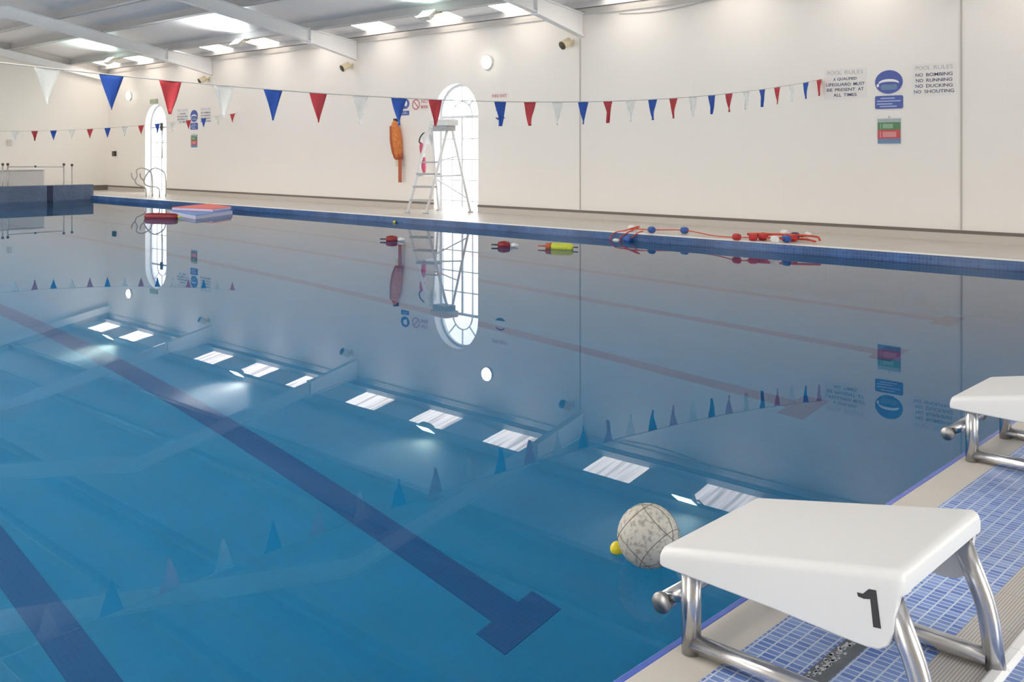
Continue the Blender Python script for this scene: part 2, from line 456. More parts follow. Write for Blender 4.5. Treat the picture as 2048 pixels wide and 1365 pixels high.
def make_window(idx, axis, c, d_in, d_out, detail=True):
    """arched full-height window set back in its reveal; d_in is the inner wall face, d_out the outer"""
    s = 1 if d_out > d_in else -1
    root = structure('window_%d' % idx, (d_in, c, 0) if axis == 'x' else (c, d_in, 0))
    bm = B(); arch_band(bm, c, WIN_W, WIN_W - 0.012, d_in + s * 0.002, d_out, axis); obj('window_reveal', bm, M['reveal'], root)
    f0, f1 = d_in + s * 0.20, d_in + s * 0.25
    bm = B(); arch_band(bm, c, WIN_W - 0.014, WIN_W - 0.12, f0, f1, axis); obj('window_frame', bm, M['win_frame'], root)
    def bar(bm, u0, z0, u1, z1, dd=0.0):
        a, b = f0 + s * (0.008 + dd), f1 - s * (0.008 + dd)
        if axis == 'x': add_box(bm, (min(a, b), u0, z0), (max(a, b), u1, z1))
        else: add_box(bm, (u0, min(a, b), z0), (u1, max(a, b), z1))
    bm = B(); bar(bm, c - WIN_R + 0.05, WIN_SPRING - 0.06, c + WIN_R - 0.05, WIN_SPRING); obj('transom', bm, M['win_frame'], root)
    bm = B()
    for k, w in ((-0.335, 0.022), (0.0, 0.05), (0.335, 0.022)):
        bar(bm, c + k - w / 2, DZ + 0.06, c + k + w / 2, WIN_SPRING - 0.06)
    for z in (0.10, 0.58, 1.06, 1.54):
        bar(bm, c - WIN_R + 0.05, z - 0.012, c + WIN_R - 0.05, z + 0.012, 0.004)
    obj('glazing_bars', bm, M['win_frame'], root)
    bm = B()
    ri = 0.31
    a, b = (f0 + s * 0.01, f1 - s * 0.01)
    P = [(c + ri * math.cos(math.pi * k / 20), WIN_SPRING + ri * math.sin(math.pi * k / 20)) for k in range(21)]
    Q = [(c + (ri + .022) * math.cos(math.pi * k / 20), WIN_SPRING + (ri + .022) * math.sin(math.pi * k / 20)) for k in range(21)]
    add_prism(bm, P + Q[::-1], axis, min(a, b), max(a, b))
    for ang in (45, 90, 135):
        t = math.radians(ang); ct, st = math.cos(t), math.sin(t); h = 0.011
        q = [(c + r * ct + e * -st * h, WIN_SPRING + r * st + e * ct * h) for r, e in ((ri, -1), (WIN_R - .05, -1), (WIN_R - .05, 1), (ri, 1))]
        add_prism(bm, q, axis, min(a, b), max(a, b))
    obj('fanlight_bars', bm, M['win_frame'], root)
    g = f0 + s * 0.024
    bm = B(); add_prism(bm, arch_pts(c, WIN_W - 0.05, DZ + 0.005), axis, min(g, g + s * 0.004), max(g, g + s * 0.004)); obj('pane', bm, M['glass'], root)
    return root
wid = 1
for c in RIGHT_WINDOWS:
    r = make_window(wid, 'x', c, XR, XR + THICK); wid += 1
    if c > 20:
        box_obj('window_latch', (XR + .15, c - 0.12, WIN_SPRING - 0.14), (XR + .205, c + 0.0, WIN_SPRING + 0.12), M['charcoal'], r, 0.01)
        tube_obj('latch_cord', [(XR + .18, c - 0.10, WIN_SPRING - 0.12), (XR + .18, c - 0.13, 1.6), (XR + .18, c - 0.10, 1.1), (XR + .18, c - 0.06, 1.0)], 0.01, M['charcoal'], r, 6)
for c in ADDED_NEAR_WINDOWS:  # out-of-view windows added to go with the near daylight lamps
    make_window(wid, 'y', c, YN, YN - THICK); wid += 1
for c in ADDED_LEFT_WINDOWS:  # likewise added out of view, for the lamps along the left wall
    make_window(wid, 'x', c, XL, XL - THICK); wid += 1

# ceiling: linings, rafters, purlins, rooflights ------------------------------------------
ceiling = structure('ceiling', (RIDGE_X, 16, roof_z(RIDGE_X)))
y0, y1 = YN - THICK, YF + THICK
prism_obj('roof_lining', [(XR + THICK, roof_z(XR + THICK)), (RIDGE_X, roof_z(RIDGE_X)), (RIDGE_X, roof_z(RIDGE_X) + .12), (XR + THICK, roof_z(XR + THICK) + .12)], 'y', y0, y1, M['roof'], ceiling)
prism_obj('roof_lining', [(XL - THICK, roof_z(XL - THICK)), (RIDGE_X, roof_z(RIDGE_X)), (RIDGE_X, roof_z(RIDGE_X) + .12), (XL - THICK, roof_z(XL - THICK) + .12)], 'y', y0, y1, M['roof'], ceiling)

def i_beam_along(bm, st, y, w, tf, tw):
    """rafter: stations (x, top z, bottom z) in the plane y"""
    def slab(pa, half):
        add_prism(bm, pa, 'y', y - half, y + half)
    up = [(x, t) for x, t, b in st]; lo = [(x, b) for x, t, b in st]
    slab(up + [(x, t - tf) for x, t, b in st][::-1], w / 2)
    slab([(x, b + tf) for x, t, b in st] + lo[::-1], w / 2)
    slab([(x, t - tf) for x, t, b in st] + [(x, b + tf) for x, t, b in st][::-1], tw / 2)
RAFTERS = [5.15, 12.55, 19.95, 27.08]
PUR = 0.20
for ry in RAFTERS:
    bm = B()
    t = lambda x: roof_z(x) - PUR - 0.02
    i_beam_along(bm, [(14.06, t(14.06), t(14.06) - .30), (RIDGE_X, t(RIDGE_X), t(RIDGE_X) - .30)], ry, 0.15, 0.022, 0.03)
    i_beam_along(bm, [(RIDGE_X, t(RIDGE_X), t(RIDGE_X) - .30), (XL + .01, t(XL), t(XL) - .30)], ry, 0.15, 0.022, 0.03)
    rf = obj('rafter', bm, M['steel_white'], ceiling)
    bm = B()
    i_beam_along(bm, [(14.05, t(14.05) + .02, t(14.05) - .32), (XR - .01, t(XR) + .1, 3.58)], ry, 0.16, 0.024, 0.05)
    add_box(bm, (14.03, ry - .09, t(14.05) - .34), (14.06, ry + .09, t(14.05) + .05))
    obj('rafter_haunch', bm, M['steel_white'], rf)
bm = B()
i_beam_along(bm, [(XR - .01, roof_z(XR) - .22, roof_z(XR) - .46), (RIDGE_X, roof_z(RIDGE_X) - .22, roof_z(RIDGE_X) - .46)], YF - .13, 0.15, 0.022, 0.1)
obj('end_rafter', bm, M['steel_white'], ceiling)
def purlin(x, h=PUR, w=0.16, m='purlin'):
    s = PITCH if x > RIDGE_X else -PITCH
    bm = B(); z = roof_z(x)
    z0 = roof_z(x - w / 2) ; z1 = roof_z(x + w / 2)
    lo = z - h - .005
    # Z-section: web with a flange at the foot and head
    add_prism(bm, [(x - .012, z0), (x + .012, z1), (x + .012, lo), (x - .012, lo)], 'y', YN, YF)
    add_prism(bm, [(x - w, lo), (x + .012, lo), (x + .012, lo + .014), (x - w, lo + .014)], 'y', YN, YF)
    return obj('purlin', bm, M[m], ceiling)
for px in (15.18, 14.17, 12.2, 10.9, 8.3, 6.3, 4.3, 2.3, 0.3):
    purlin(px) if px < 15 else purlin(px, 0.12, 0.03)
SKY_C = []
for c in (1.5, 8.85, 16.25, 23.5, 30.7):
    for dy in (-2.35, 0.0, 2.35):
        if c + dy < YF - 1.0: SKY_C.append(c + dy)
def rooflight(x0, x1, y0, y1, m='skylight'):
    bm = B()
    e = 0.006
    v = [bm.verts.new(p) for p in ((x0, y0, roof_z(x0) - e), (x1, y0, roof_z(x1) - e), (x1, y1, roof_z(x1) - e), (x0, y1, roof_z(x0) - e))]
    f = bm.faces.new(v)
    r = bmesh.ops.extrude_face_region(bm, geom=[f])
    for g in r['geom']:
        if isinstance(g, bmesh.types.BMVert): g.co.z += 0.004
    return obj('rooflight', bm, M[m], ceiling)
for c in SKY_C:
    rooflight(14.22, 15.35, c - 0.54, c + 0.54)
    if c > 5: rooflight(0.2, 3.6, c - 0.54, c + 0.54, 'skylight_clear')  # left slope: unseen rooflights added to brighten the hall
# wall head trim under the eaves
struct(box_obj('trim_1', (XR - 0.03, YN, 4.02), (XR, YF, 4.10), M['trunking']))
def seam(idx, y, z1):
    struct(box_obj('trim_%d' % idx, (XR - 0.014, y - 0.011, 0.06), (XR, y + 0.011, z1), M['seam']))
seam(2, 12.60, 3.56); seam(3, 5.15, 3.56)
for a, b in ((YN, RIGHT_WINDOWS[0] - WIN_R), (RIGHT_WINDOWS[0] + WIN_R, RIGHT_WINDOWS[1] - WIN_R), (RIGHT_WINDOWS[1] + WIN_R, YF)):
    up = structure('baseboard_right', (XR, (a + b) / 2, 0))
    box_obj('tiled_upstand', (XR - 0.02, a, DZ), (XR, b, 0.0), M['upstand'], up)
    box_obj('dark_strip', (XR - 0.026, a, 0.0), (XR, b, 0.05), M['base_dark'], up)
struct(box_obj('baseboard_far', (XL, YF - 0.03, DZ), (XR - .03, YF, 0.06), M['base_dark']))

# floor and pool basin ------------------------------------------------------------------
floor = structure('floor', (13.5, 12, 0))
EW = 0.21
def slab(name, x0, y0, x1, y1, m, z0=-0.1, z1=0.0, parent=None, bevel=0.0):
    return box_obj(name, (x0, y0, DZ + z0), (x1, y1, DZ + z1), M[m], floor if parent is None else parent, bevel)
slab('right_deck', PX1 + EW, YN, XR + THICK, YF, 'deck')
slab('pool_edge', PX1 + 0.004, PY0, PX1 + EW, PY1, 'edge_white', bevel=0.004)
slab('edge_face', PX1, PY0, PX1 + 0.004, PY1, 'band_x', z0=-.1, z1=-0.002)
slab('far_deck', XL, PY1 + 0.42, PX1 + EW, YF, 'deck')
slab('left_deck', XL, YN, PX0, PY1 + .42, 'deck')
# near deck in strips: coping, mosaic, ribbed channel, kerb, mosaic
nx0, nx1 = PX0, PX1 + EW
slab('blue_nosing', nx0, PY0 - 0.024, PX1, PY0, 'edge_blue', bevel=0.004)
slab('coping', nx0, 1.37, PX1, PY0 - 0.024, 'coping')
slab('mosaic_strip', nx0, 0.97, nx1, 1.37, 'tile_blue')
slab('ribbed_channel', nx0, 0.838, nx1, 0.97, 'ribbed')
bm = B(); add_prism(bm, [(0.838, DZ - .1), (0.838, DZ + 0.004), (0.828, DZ + 0.013), (0.806, DZ + 0.013), (0.795, DZ + 0.004), (0.795, DZ - .1)], 'x', nx0, nx1)
obj('white_kerb', bm, M['edge_white'], floor)
slab('mosaic_strip', nx0, 0.2, nx1, 0.795, 'tile_blue')
slab('near_deck', nx0, YN, nx1, 0.2, 'deck')
slab('coping', PX1, 1.37, nx1, PY0, 'coping')
# dark marker tile with worn white paint under the first block
mk = slab('marker_tile', 2.33, 1.125, 2.88, 1.186, 'dark_tile', -0.01, 0.0022)
bm = B(); rnd = random.Random(3)
xx = 2.35
while xx < 2.84:
    for _ in range(3):
        cx_, cy_ = xx + rnd.uniform(-.006, .006), 1.168 + rnd.uniform(-.016, .012)
        r0 = rnd.uniform(.002, .0075)
        add_prism(bm, [(cx_ + r0 * rnd.uniform(.6, 1.9) * math.cos(a), cy_ + r0 * rnd.uniform(.4, 1.1) * math.sin(a)) for a in [2 * math.pi * k / 9 for k in range(9)]], 'z', DZ + 0.0022, DZ + 0.0028)
    xx += rnd.uniform(.007, .017)
obj('worn_paint', bm, M['lime'], mk)

basin = structure('pool_basin', (6.4, 14, FZ))
box_obj('basin_floor', (PX0 - .2, PY0 - .2, FZ - .2), (PX1 + .2, PY1 + .4, FZ), M['floor_tile'], basin)
M['side_under'] = tiled('turquoise_pool_side', 'yz', (0.03, 0.33, 0.55), (0.04, 0.36, 0.6), (0.05, 0.38, 0.6), 0.1, 0.1, 0.006, 0.5, 0.0, 0.0, stain=0.1)
M['end_under'] = tiled('turquoise_pool_end', 'xz', (0.03, 0.33, 0.55), (0.04, 0.36, 0.6), (0.05, 0.38, 0.6), 0.1, 0.1, 0.006, 0.5, 0.0, 0.0, stain=0.1)
BZ = -0.42
box_obj('basin_side', (PX1, PY0 - .2, FZ), (PX1 + .2, PY1 + .4, BZ), M['side_under'], basin)
box_obj('waterline_band', (PX1, PY0, BZ), (PX1 + .2, PY1, DZ - 0.1), M['band_x'], basin)
box_obj('basin_side', (PX0 - .2, PY0 - .2, FZ), (PX0, PY1 + .4, BZ), M['side_under'], basin)
box_obj('waterline_band', (PX0 - .2, PY0, BZ), (PX0, PY1, DZ - .1), M['band_x'], basin)
box_obj('basin_end', (PX0, PY0 - .2, FZ), (PX1, PY0, BZ), M['end_under'], basin)
box_obj('waterline_band', (PX0, PY0 - .2, BZ), (PX1, PY0, DZ - .1), M['band_y'], basin)
# raised end wall of blue tiles at the far end
box_obj('basin_end', (PX0, PY1, FZ), (PX1 + .2, PY1 + .4, BZ), M['end_under'], basin)
box_obj('raised_end_wall', (PX0 - .4, PY1, BZ), (PX1 + .07, PY1 + .4, 0.225), M['band_y'], basin, 0.012)
for lx in (2.55, 4.77, 7.2, 9.6, 11.95):
    box_obj('turning_target', (lx - .09, PY1 - 0.004, -1.2), (lx + .09, PY1, 0.215), M['navy_y'], basin)
for lx in (2.55, 4.77, 8.83, 10.88, 12.75):
    HW = .125 if lx < 5 else .10
    bm = B()
    add_box(bm, (lx - HW, 4.4, FZ), (lx + HW, PY1 - 2.6, FZ + .004))
    add_box(bm, (lx - .275, 4.27, FZ), (lx + .275, 4.53, FZ + .0045))
    add_box(bm, (lx - .26, PY1 - 2.85, FZ), (lx + .26, PY1 - 2.6, FZ + .0045))
    obj('lane_line', bm, M['lane_navy'], basin)
bm = B()
gx, gy = 24, 54
vv = [[bm.verts.new((PX0 + (PX1 - PX0) * i / gx, PY0 + (PY1 - PY0) * j / gy, WZ)) for j in range(gy + 1)] for i in range(gx + 1)]
for i in range(gx):
    for j in range(gy):
        bm.faces.new((vv[i][j], vv[i + 1][j], vv[i + 1][j + 1], vv[i][j + 1]))
w = obj('pool_water', bm, M['water'])
for f in w.data.polygons:
    if f.normal.z < 0: f.flip()
tag(w, 'still clear blue water filling the swimming pool', 'water', kind='stuff')

# ------------------------------------------------------------------ starting blocks
def starting_block(x0, label, number=False):
    U = 1.096                                   # size of the block; local axes: a across, b along the pool, c up from the deck
    W = 0.50
    def T(a, b, c): return (x0 + a * U, b * U, DZ + c * U)
    def TP(pts): return [T(*p) for p in pts]
    root = thing('starting_block', label, 'starting block', (x0 + .25 * U, 1.2, DZ), 'starting blocks along the near pool end')
    bm = B()
    t, R = 0.024, 0.024
    yf, yb = 1.415, 0.795
    zt = lambda y: 0.252 + (yf - y) / (yf - yb) * (0.372 - 0.252)
    zb_pts = [(yf, 0.206), (1.30, 0.203), (1.10, 0.198), (0.93, 0.188), (0.875, 0.186), (0.848, 0.190), (0.83, 0.203), (0.82, 0.225), (0.815, 0.27), (0.808, 0.312), (yb, 0.318)]
    def zbot(y):
        for (ya, za), (yc, zc) in zip(zb_pts, zb_pts[1:]):
            if ya >= y >= yc: return za + (zc - za) * (ya - y) / (ya - yc)
        return zb_pts[-1][1]
    rim = [0, .0012, .004, .0085, .0145, R]
    ys = sorted(set([yf - d for d in rim] + [yb + d for d in rim] + [1.30, 1.10, .93, .875, .848, .83, .8155]), reverse=True)
    prev = None
    for y in ys:
        d = min(yf - y, y - yb)
        e = R - math.sqrt(max(R * R - (R - min(d, R)) ** 2, 0))       # how far the rounded end draws in
        q, zb = zt(y) - e * .8, zbot(y)
        o0, o1 = e * .8, W - e * .8
        ring = [(o0, zb + .004), (o0, q - R)]
        for k in range(1, 6):
            an = math.radians(90 * k / 5); ring.append((o0 + R - R * math.cos(an), q - R + R * math.sin(an)))
        for k in range(0, 6):
            an = math.radians(90 - 90 * k / 5); ring.append((o1 - R + R * math.cos(an), q - R + R * math.sin(an)))
        ring += [(o1, zb + .004), (o1 - .004, zb), (o1 - t, zb), (o1 - t, q - .032), (o0 + t, q - .032), (o0 + t, zb), (o0 + .004, zb)]
        vs = [bm.verts.new(T(a, y, c)) for a, c in ring]
        if prev:
            for k in range(len(vs)):
                bm.faces.new((prev[k], prev[(k + 1) % len(vs)], vs[(k + 1) % len(vs)], vs[k])).smooth = True
        else:
            bm.faces.new(vs)
        prev = vs
    bm.faces.new(prev[::-1])
    pf = obj('platform', bm, M['white_plastic'], root)
    pf.data.set_sharp_from_angle(angle=math.radians(38))
    box_obj('front_lip', T(.020, yf - .03, 0.207), T(W - .020, yf - .002, 0.232), M['white_plastic'], root, 0.006, 3)
    if number:
        q = [(.869, .3135), (.853, .3155), (.8425, .2375), (.859, .2355), (.8655, .293), (.879, .2895), (.892, .2905), (.8945, .2985), (.882, .2995)]
        prism_obj('number_one', [(b * U, DZ + c * U) for b, c in q], 'x', x0 - .0015, x0 + .002, M['charcoal'], root)
    r = 0.0245 * U
    for a in (.035, W - .035):
        tube_obj('base_rail', TP([(a, 1.335, .026), (a, .772, .026)]), r * .95, M['steel'], root, 16)
        tube_obj('front_leg', TP([(a, 1.335, .001), (a, 1.335, .235)]), r, M['steel'], root, 18)
        tube_obj('rear_leg', round_corners(TP([(a, .755, .002), (a, .772, .145), (a, .845, .315)]), .06), r, M['steel'], root, 18)
    a0, a1 = .055, W - .045
    hb = tube_obj('grab_bar', TP([(a0, 1.435, .088), (a1, 1.435, .088)]), .0225 * U, M['steel'], root, 18)
    for s, a in ((-1, a0), (1, a1)):
        bm = B(); add_lathe(bm, [(h * U, q * U) for h, q in ((0, .026), (.010, .0275), (.016, .025), (.017, .0))], T(a - s * .004, 1.435, .088), (s, 0, 0), 20)
        obj('end_cap', bm, M['steel_cap'], hb)
    for a, da in ((.075, -.03), (W - .075, .03)):
        tube_obj('bar_bracket', TP([(a + da, 1.345, .14), (a, 1.43, .095)]), .018, M['steel'], root, 12)
    tube_obj('cross_tube', TP([(.035, 1.335, .17), (W - .035, 1.335, .17)]), .018, M['steel'], root, 12)
    return root
starting_block(2.241, 'white wedge-shaped starting block with black number 1, nearest the camera', True)
starting_block(2.241 + 2.258, 'white starting block on steel legs cut off by the right edge, second from the camera')

# ------------------------------------------------------------------ balls on the water
def ball_on_water(name, x, y, r, sink, m):
    bm = B(); bmesh.ops.create_uvsphere(bm, u_segments=40, v_segments=24, radius=r, matrix=Matrix.Translation((x, y, WZ + r - sink)))
    for f in bm.faces: f.smooth = True
    return obj(name, bm, m)
def netball():
    import math as _m
    c = Vector((2.922, 2.058, WZ + .094)); r = .1125
    root = thing('netball', 'scuffed white netball floating behind the first starting block', 'ball', c)
    bm = B(); bmesh.ops.create_uvsphere(bm, u_segments=48, v_segments=32, radius=r, matrix=Matrix.Translation(c))
    for f in bm.faces: f.smooth = True
    obj('ball_skin', bm, M['netball'], root)
    bm = B()
    rot = Matrix.Rotation(.6, 3, 'X') @ Matrix.Rotation(.5, 3, 'Y')
    for ax, offs in (((1, 0, 0), (-.045, 0.0, .045)), ((0, 1, 0), (.06, -.06)), ((0, 0, 1), (.065, -.065))):
        n = rot @ Vector(ax); u = n.orthogonal().normalized(); w_ = n.cross(u)
        for of in offs:
            rr = _m.sqrt(max(r * r - of * of, 1e-6)) + .0003
            half = 24 if ax == (1, 0, 0) else 40
            pts = [c + n * of + (u * _m.cos(2 * _m.pi * k / 40) + w_ * _m.sin(2 * _m.pi * k / 40)) * rr for k in range(half + 1)]
            add_tube(bm, pts, .0014, 6)
    obj('panel_seams', bm, M['ball_seam'], root)
netball()
root = thing('play_ball', 'small yellow ball floating against the left side of the netball', 'ball', (2.92, 2.21, WZ))
bm = B(); bmesh.ops.create_uvsphere(bm, u_segments=24, v_segments=16, radius=.027, matrix=Matrix.Translation((2.915, 2.193, WZ + .012)))
for f in bm.faces: f.smooth = True
obj('ball_skin', bm, M['yellow'], root)
bm = B(); add_lathe(bm, [(0, .010), (.004, .008), (.006, .0)], (2.911, 2.168, WZ + .020), (-.2, -.9, .3), 14)
obj('red_spot', bm, M['float_red'], root)

# ------------------------------------------------------------------ buntings
def bunting(name_label, y, x0, zf, xs, cols, fw, fh, group):
    root = thing('flag_bunting', name_label, 'bunting', (xs[len(xs) // 2], y, zf(xs[len(xs) // 2])), group)
    n = 70
    tube_obj('cord', [(x0 + (XR - x0) * k / n, y, zf(x0 + (XR - x0) * k / n)) for k in range(n + 1)], 0.005, M['cord'], root, 6)
    rnd = random.Random(11)
    cache = {}
    for x, c in zip(xs, cols):
        ph, amp = rnd.uniform(0, 6.28), rnd.uniform(.006, .022)
        tw = rnd.uniform(-.35, .35)
        bm = B(); rows = 8; colsn = 6; grid = []
        for i in range(rows + 1):
            t = i / rows; hw = fw / 2 * (1 - t) + .002
            row = []
            for j in range(colsn + 1):
                s = -1 + 2 * j / colsn
                lx = s * hw; ly = amp * math.sin(ph + 2.6 * s + 2.5 * t) * (0.25 + t) + lx * math.sin(tw) * t
                row.append(bm.verts.new((x + lx * math.cos(tw * t), y + ly, zf(x + lx) - .002 - fh * t)))
            grid.append(row)
        for i in range(rows):
            for j in range(colsn):
                f = bm.faces.new((grid[i][j], grid[i][j + 1], grid[i + 1][j + 1], grid[i + 1][j])); f.smooth = True
        # hem folded over the cord
        m = {'R': 'flag_red', 'B': 'flag_blue', 'W': 'flag_white'}[c]
        o = obj('flag', bm, M[m], root)
        so = o.modifiers.new('cloth', 'SOLIDIFY'); so.thickness = .0025; so.offset = 0
        o['label'] = {'R': 'red pennant', 'B': 'blue pennant', 'W': 'white pennant'}[c]
    return root
zf1 = lambda x: 1.778 + 0.0079 * (x - 6.2) ** 2
n1 = 36
xs1 = [15.42 - .4815 * k for k in range(n1)]
cols1 = ['RBW'[k % 3] for k in range(n1)]
bunting('bunting of red, white and blue pennants strung across the pool nearest the camera', 7.4, XL, zf1, xs1, cols1, .19, .268, 'pennant lines above the pool')
zf2 = lambda x: 1.74 + 0.0125 * (x - 8.3) ** 2
xs2 = [15.32 - .466 * k for k in range(30)]
cols2 = ['RWB'[k % 3] for k in range(30)]
bunting('bunting of small pennants strung across the far end by the end wall', 25.6, XL, zf2, xs2, cols2, .165, .25, 'pennant lines above the pool')

# ------------------------------------------------------------------ signs on the right wall
SX = XR
def plate(bm, pts, t=0.008, x=SX): add_prism(bm, pts, 'x', x - t, x)
def sign_set(dy, where):
    g = None
    c = 6.26 + dy
    # round blue sign with a white swimmer symbol
    r = thing('round_sign', 'round blue sign with a pale face-like curve, %s' % where[0], 'sign', (SX, c, 2.36))
    bm = B(); plate(bm, ell(c, 2.36, .222, .188)); obj('disc', bm, M['sign_blue'], r)
    bm = B()
    arc = [(c + .165 * math.cos(a), 2.345 + .062 * math.sin(a)) for a in [math.pi * k / 14 for k in range(15)]]
    arc2 = [(c + .150 * math.cos(a), 2.335 + .030 * math.sin(a)) for a in [math.pi * k / 14 for k in range(15)]]
    add_prism(bm, arc + arc2[::-1], 'x', SX - .0105, SX - .008)
    add_prism(bm, ell(c + .175, 2.31, .02, .028, 14), 'x', SX - .0105, SX - .008)
    obj('symbol', bm, M['sign_white'], r)
    bm = B(); add_prism(bm, rrect(c - .135, 2.235, c + .125, 2.32, .03), 'x', SX - .0095, SX - .008); obj('symbol_body', bm, M['sign_steel'], r)
    # blue rectangle
    r = thing('notice_plate', 'blue rectangular notice with pale print, %s' % where[1], 'sign', (SX, c, 2.04))
    bm = B(); plate(bm, rrect(c - .228, 1.932, c + .222, 2.142, .03)); obj('board', bm, M['sign_blue'], r)
    bm = B()
    for z, a, b in ((2.10, -.10, .13), (2.055, -.19, .19), (2.01, -.06, .19), (1.97, -.13, .14)):
        add_box(bm, (SX - .0105, c + a, z - .009), (SX - .008, c + b, z + .009))
    obj('print_lines', bm, M['sign_pale'], r)
    # emergency board
    cc = c - .005
    r = thing('emergency_board', 'green, red and blue instruction board, %s' % where[2], 'sign', (SX, cc, 1.58))
    bm = B(); add_box(bm, (SX - .01, cc - .183, 1.375), (SX, cc + .183, 1.775)); obj('board', bm, M['sign_steel'], r)
    for nm, m, z0, z1 in (('heading_band', 'sign_grey', 1.715, 1.775), ('green_band', 'sign_green', 1.595, 1.715), ('red_band', 'sign_red', 1.455, 1.595)):
        bm = B(); add_box(bm, (SX - .0125, cc - .183, z0), (SX - .01, cc + .183, z1)); obj(nm, bm, M[m], r)
    bm = B()
    add_box(bm, (SX - .0145, cc - .07, 1.62), (SX - .0125, cc + .10, 1.69)); add_box(bm, (SX - .0145, cc + .125, 1.61), (SX - .0125, cc + .14, 1.70))
    obj('green_print', bm, M['sign_palegreen'], r)
    bm = B()
    add_box(bm, (SX - .0145, cc - .12, 1.48), (SX - .0125, cc + .10, 1.565)); add_box(bm, (SX - .0145, cc + .125, 1.47), (SX - .0125, cc + .145, 1.575))
    obj('red_print', bm, M['sign_pink'], r)
    bm = B(); add_prism(bm, [(cc + .012, 1.79), (cc - .012, 1.79), (cc - .005, 1.815), (cc + .005, 1.815)], 'x', SX - .012, SX); obj('hanger', bm, M['sign_grey'], r)
    # two white lettered boards
    for nm, yc, wd, heads, lines, lab in (
        ('left', 6.985 + dy, .72, 'POOL RULES', ['A QUALIFIED', 'LIFEGUARD MUST', 'BE PRESENT AT', 'ALL TIMES'], where[3]),
        ('right', 5.555 + dy, .66, 'POOL RULES', ['NO BOMBING', 'NO RUNNING', 'NO DUCKING', 'NO SHOUTING'], where[4])):
        r = thing('rules_board', lab, 'sign', (SX, yc, 2.36))
        bm = B(); add_box(bm, (SX - .004, yc - wd / 2, 2.12), (SX, yc + wd / 2, 2.62)); obj('board', bm, M['sign_white_wall'], r)
        text_on_right_wall('heading', heads, yc, 2.555, .062, M['ink_grey'], r, wd * .86, SX - .004)
        ws = {'A QUALIFIED': .56, 'LIFEGUARD MUST': .93, 'BE PRESENT AT': .88, 'ALL TIMES': .56, 'NO BOMBING': .86, 'NO RUNNING': .84, 'NO DUCKING': .86, 'NO SHOUTING': .93}
        for k, s in enumerate(lines):
            text_on_right_wall('line_of_text', s, yc, 2.445 - k * .087, .052, M['ink_navy'], r, wd * ws[s], SX - .004, weight=.012)
M['sign_white_wall'] = plain('off_white_board', (0.80, 0.77, 0.735), 0.5)
sign_set(0.0, ['high on the near right wall', 'under the round sign on the near right wall', 'lowest of the signs on the near right wall',
               'pale pool rules board about the lifeguard, left of the near round sign', 'pale pool rules board of four bans, right of the near round sign'])
sign_set(21.89, ['small and distant near the far window', 'under the distant round sign', 'lowest of the distant signs',
                 'pale pool rules board left of the distant round sign', 'pale pool rules board right of the distant round sign'])
# lifejacket style round sign and strip beside the orange rescue bag
r = thing('round_sign', 'small round blue and white sign above the orange rescue bag', 'sign', (SX, 18.06, 2.4))
bm = B(); plate(bm, ell(18.06, 2.405, .155, .125)); obj('disc', bm, M['sign_blue'], r)
bm = B(); add_prism(bm, ell(18.05, 2.415, .075, .062, 20), 'x', SX - .0105, SX - .008); add_prism(bm, [(18.12, 2.44), (18.0, 2.40), (17.98, 2.36), (18.03, 2.34)], 'x', SX - .0106, SX - .008); obj('symbol', bm, M['sign_white'], r)
r = thing('notice_plate', 'small dark blue strip under the little round sign', 'sign', (SX, 18.06, 2.18))
bm = B(); add_box(bm, (SX - .008, 17.915, 2.125), (SX, 18.205, 2.235)); obj('board', bm, M['sign_blue'], r)
bm = B(); add_box(bm, (SX - .0105, 17.97, 2.165), (SX - .008, 18.15, 2.18)); add_box(bm, (SX - .0105, 18.0, 2.195), (SX - .008, 18.12, 2.21)); obj('print_lines', bm, M['sign_pale'], r)
r = thing('no_smoking_sign', 'white sign with red ring and bar beside the arched window', 'sign', (SX, 17.5, 2.37))
bm = B(); add_box(bm, (SX - .005, 17.2, 2.22), (SX, 17.84, 2.53)); obj('board', bm, M['sign_white_wall'], r)
bm = B()
o_, i_ = ell(17.66, 2.375, .135, .125, 32), ell(17.66, 2.375, .108, .10, 32)
for d in (0,):
    va = [bm.verts.new((SX - .0075, *p)) for p in o_]; vb = [bm.verts.new((SX - .0075, *p)) for p in i_]
    vc = [bm.verts.new((SX - .005, *p)) for p in o_]; vd = [bm.verts.new((SX - .005, *p)) for p in i_]
    for k in range(32):
        j = (k + 1) % 32
        bm.faces.new((va[k], va[j], vb[j], vb[k])); bm.faces.new((va[k], vc[k], vc[j], va[j])); bm.faces.new((vb[k], vb[j], vd[j], vd[k]))
add_prism(bm, [(17.76, 2.455), (17.745, 2.475), (17.56, 2.30), (17.575, 2.28)], 'x', SX - .0078, SX - .005)
obj('ring', bm, M['ink_red'], r)
text_on_right_wall('lettering', 'NO', 17.36, 2.44, .085, M['ink_red'], r, .22, SX - .005, weight=.01)
text_on_right_wall('lettering', 'SMOKING', 17.36, 2.31, .08, M['ink_red'], r, .26, SX - .005, weight=.01)
r = thing('door_notice', 'white notice of small red lettering above the round sign right of the arched window', 'sign', (SX, 14.89, 2.47))
bm = B(); add_box(bm, (SX - .004, 14.62, 2.42), (SX, 15.15, 2.53)); obj('board', bm, M['sign_white_wall'], r)
text_on_right_wall('lettering', 'FIRE EXIT', 14.885, 2.475, .062, M['ink_red'], r, .44, SX - .004, weight=.008)
r = thing('round_sign', 'round white sign with a dark blue base right of the arched window', 'sign', (SX, 14.87, 2.06))
bm = B(); plate(bm, ell(14.86, 2.07, .19, .15)); obj('disc', bm, M['sign_white'], r)
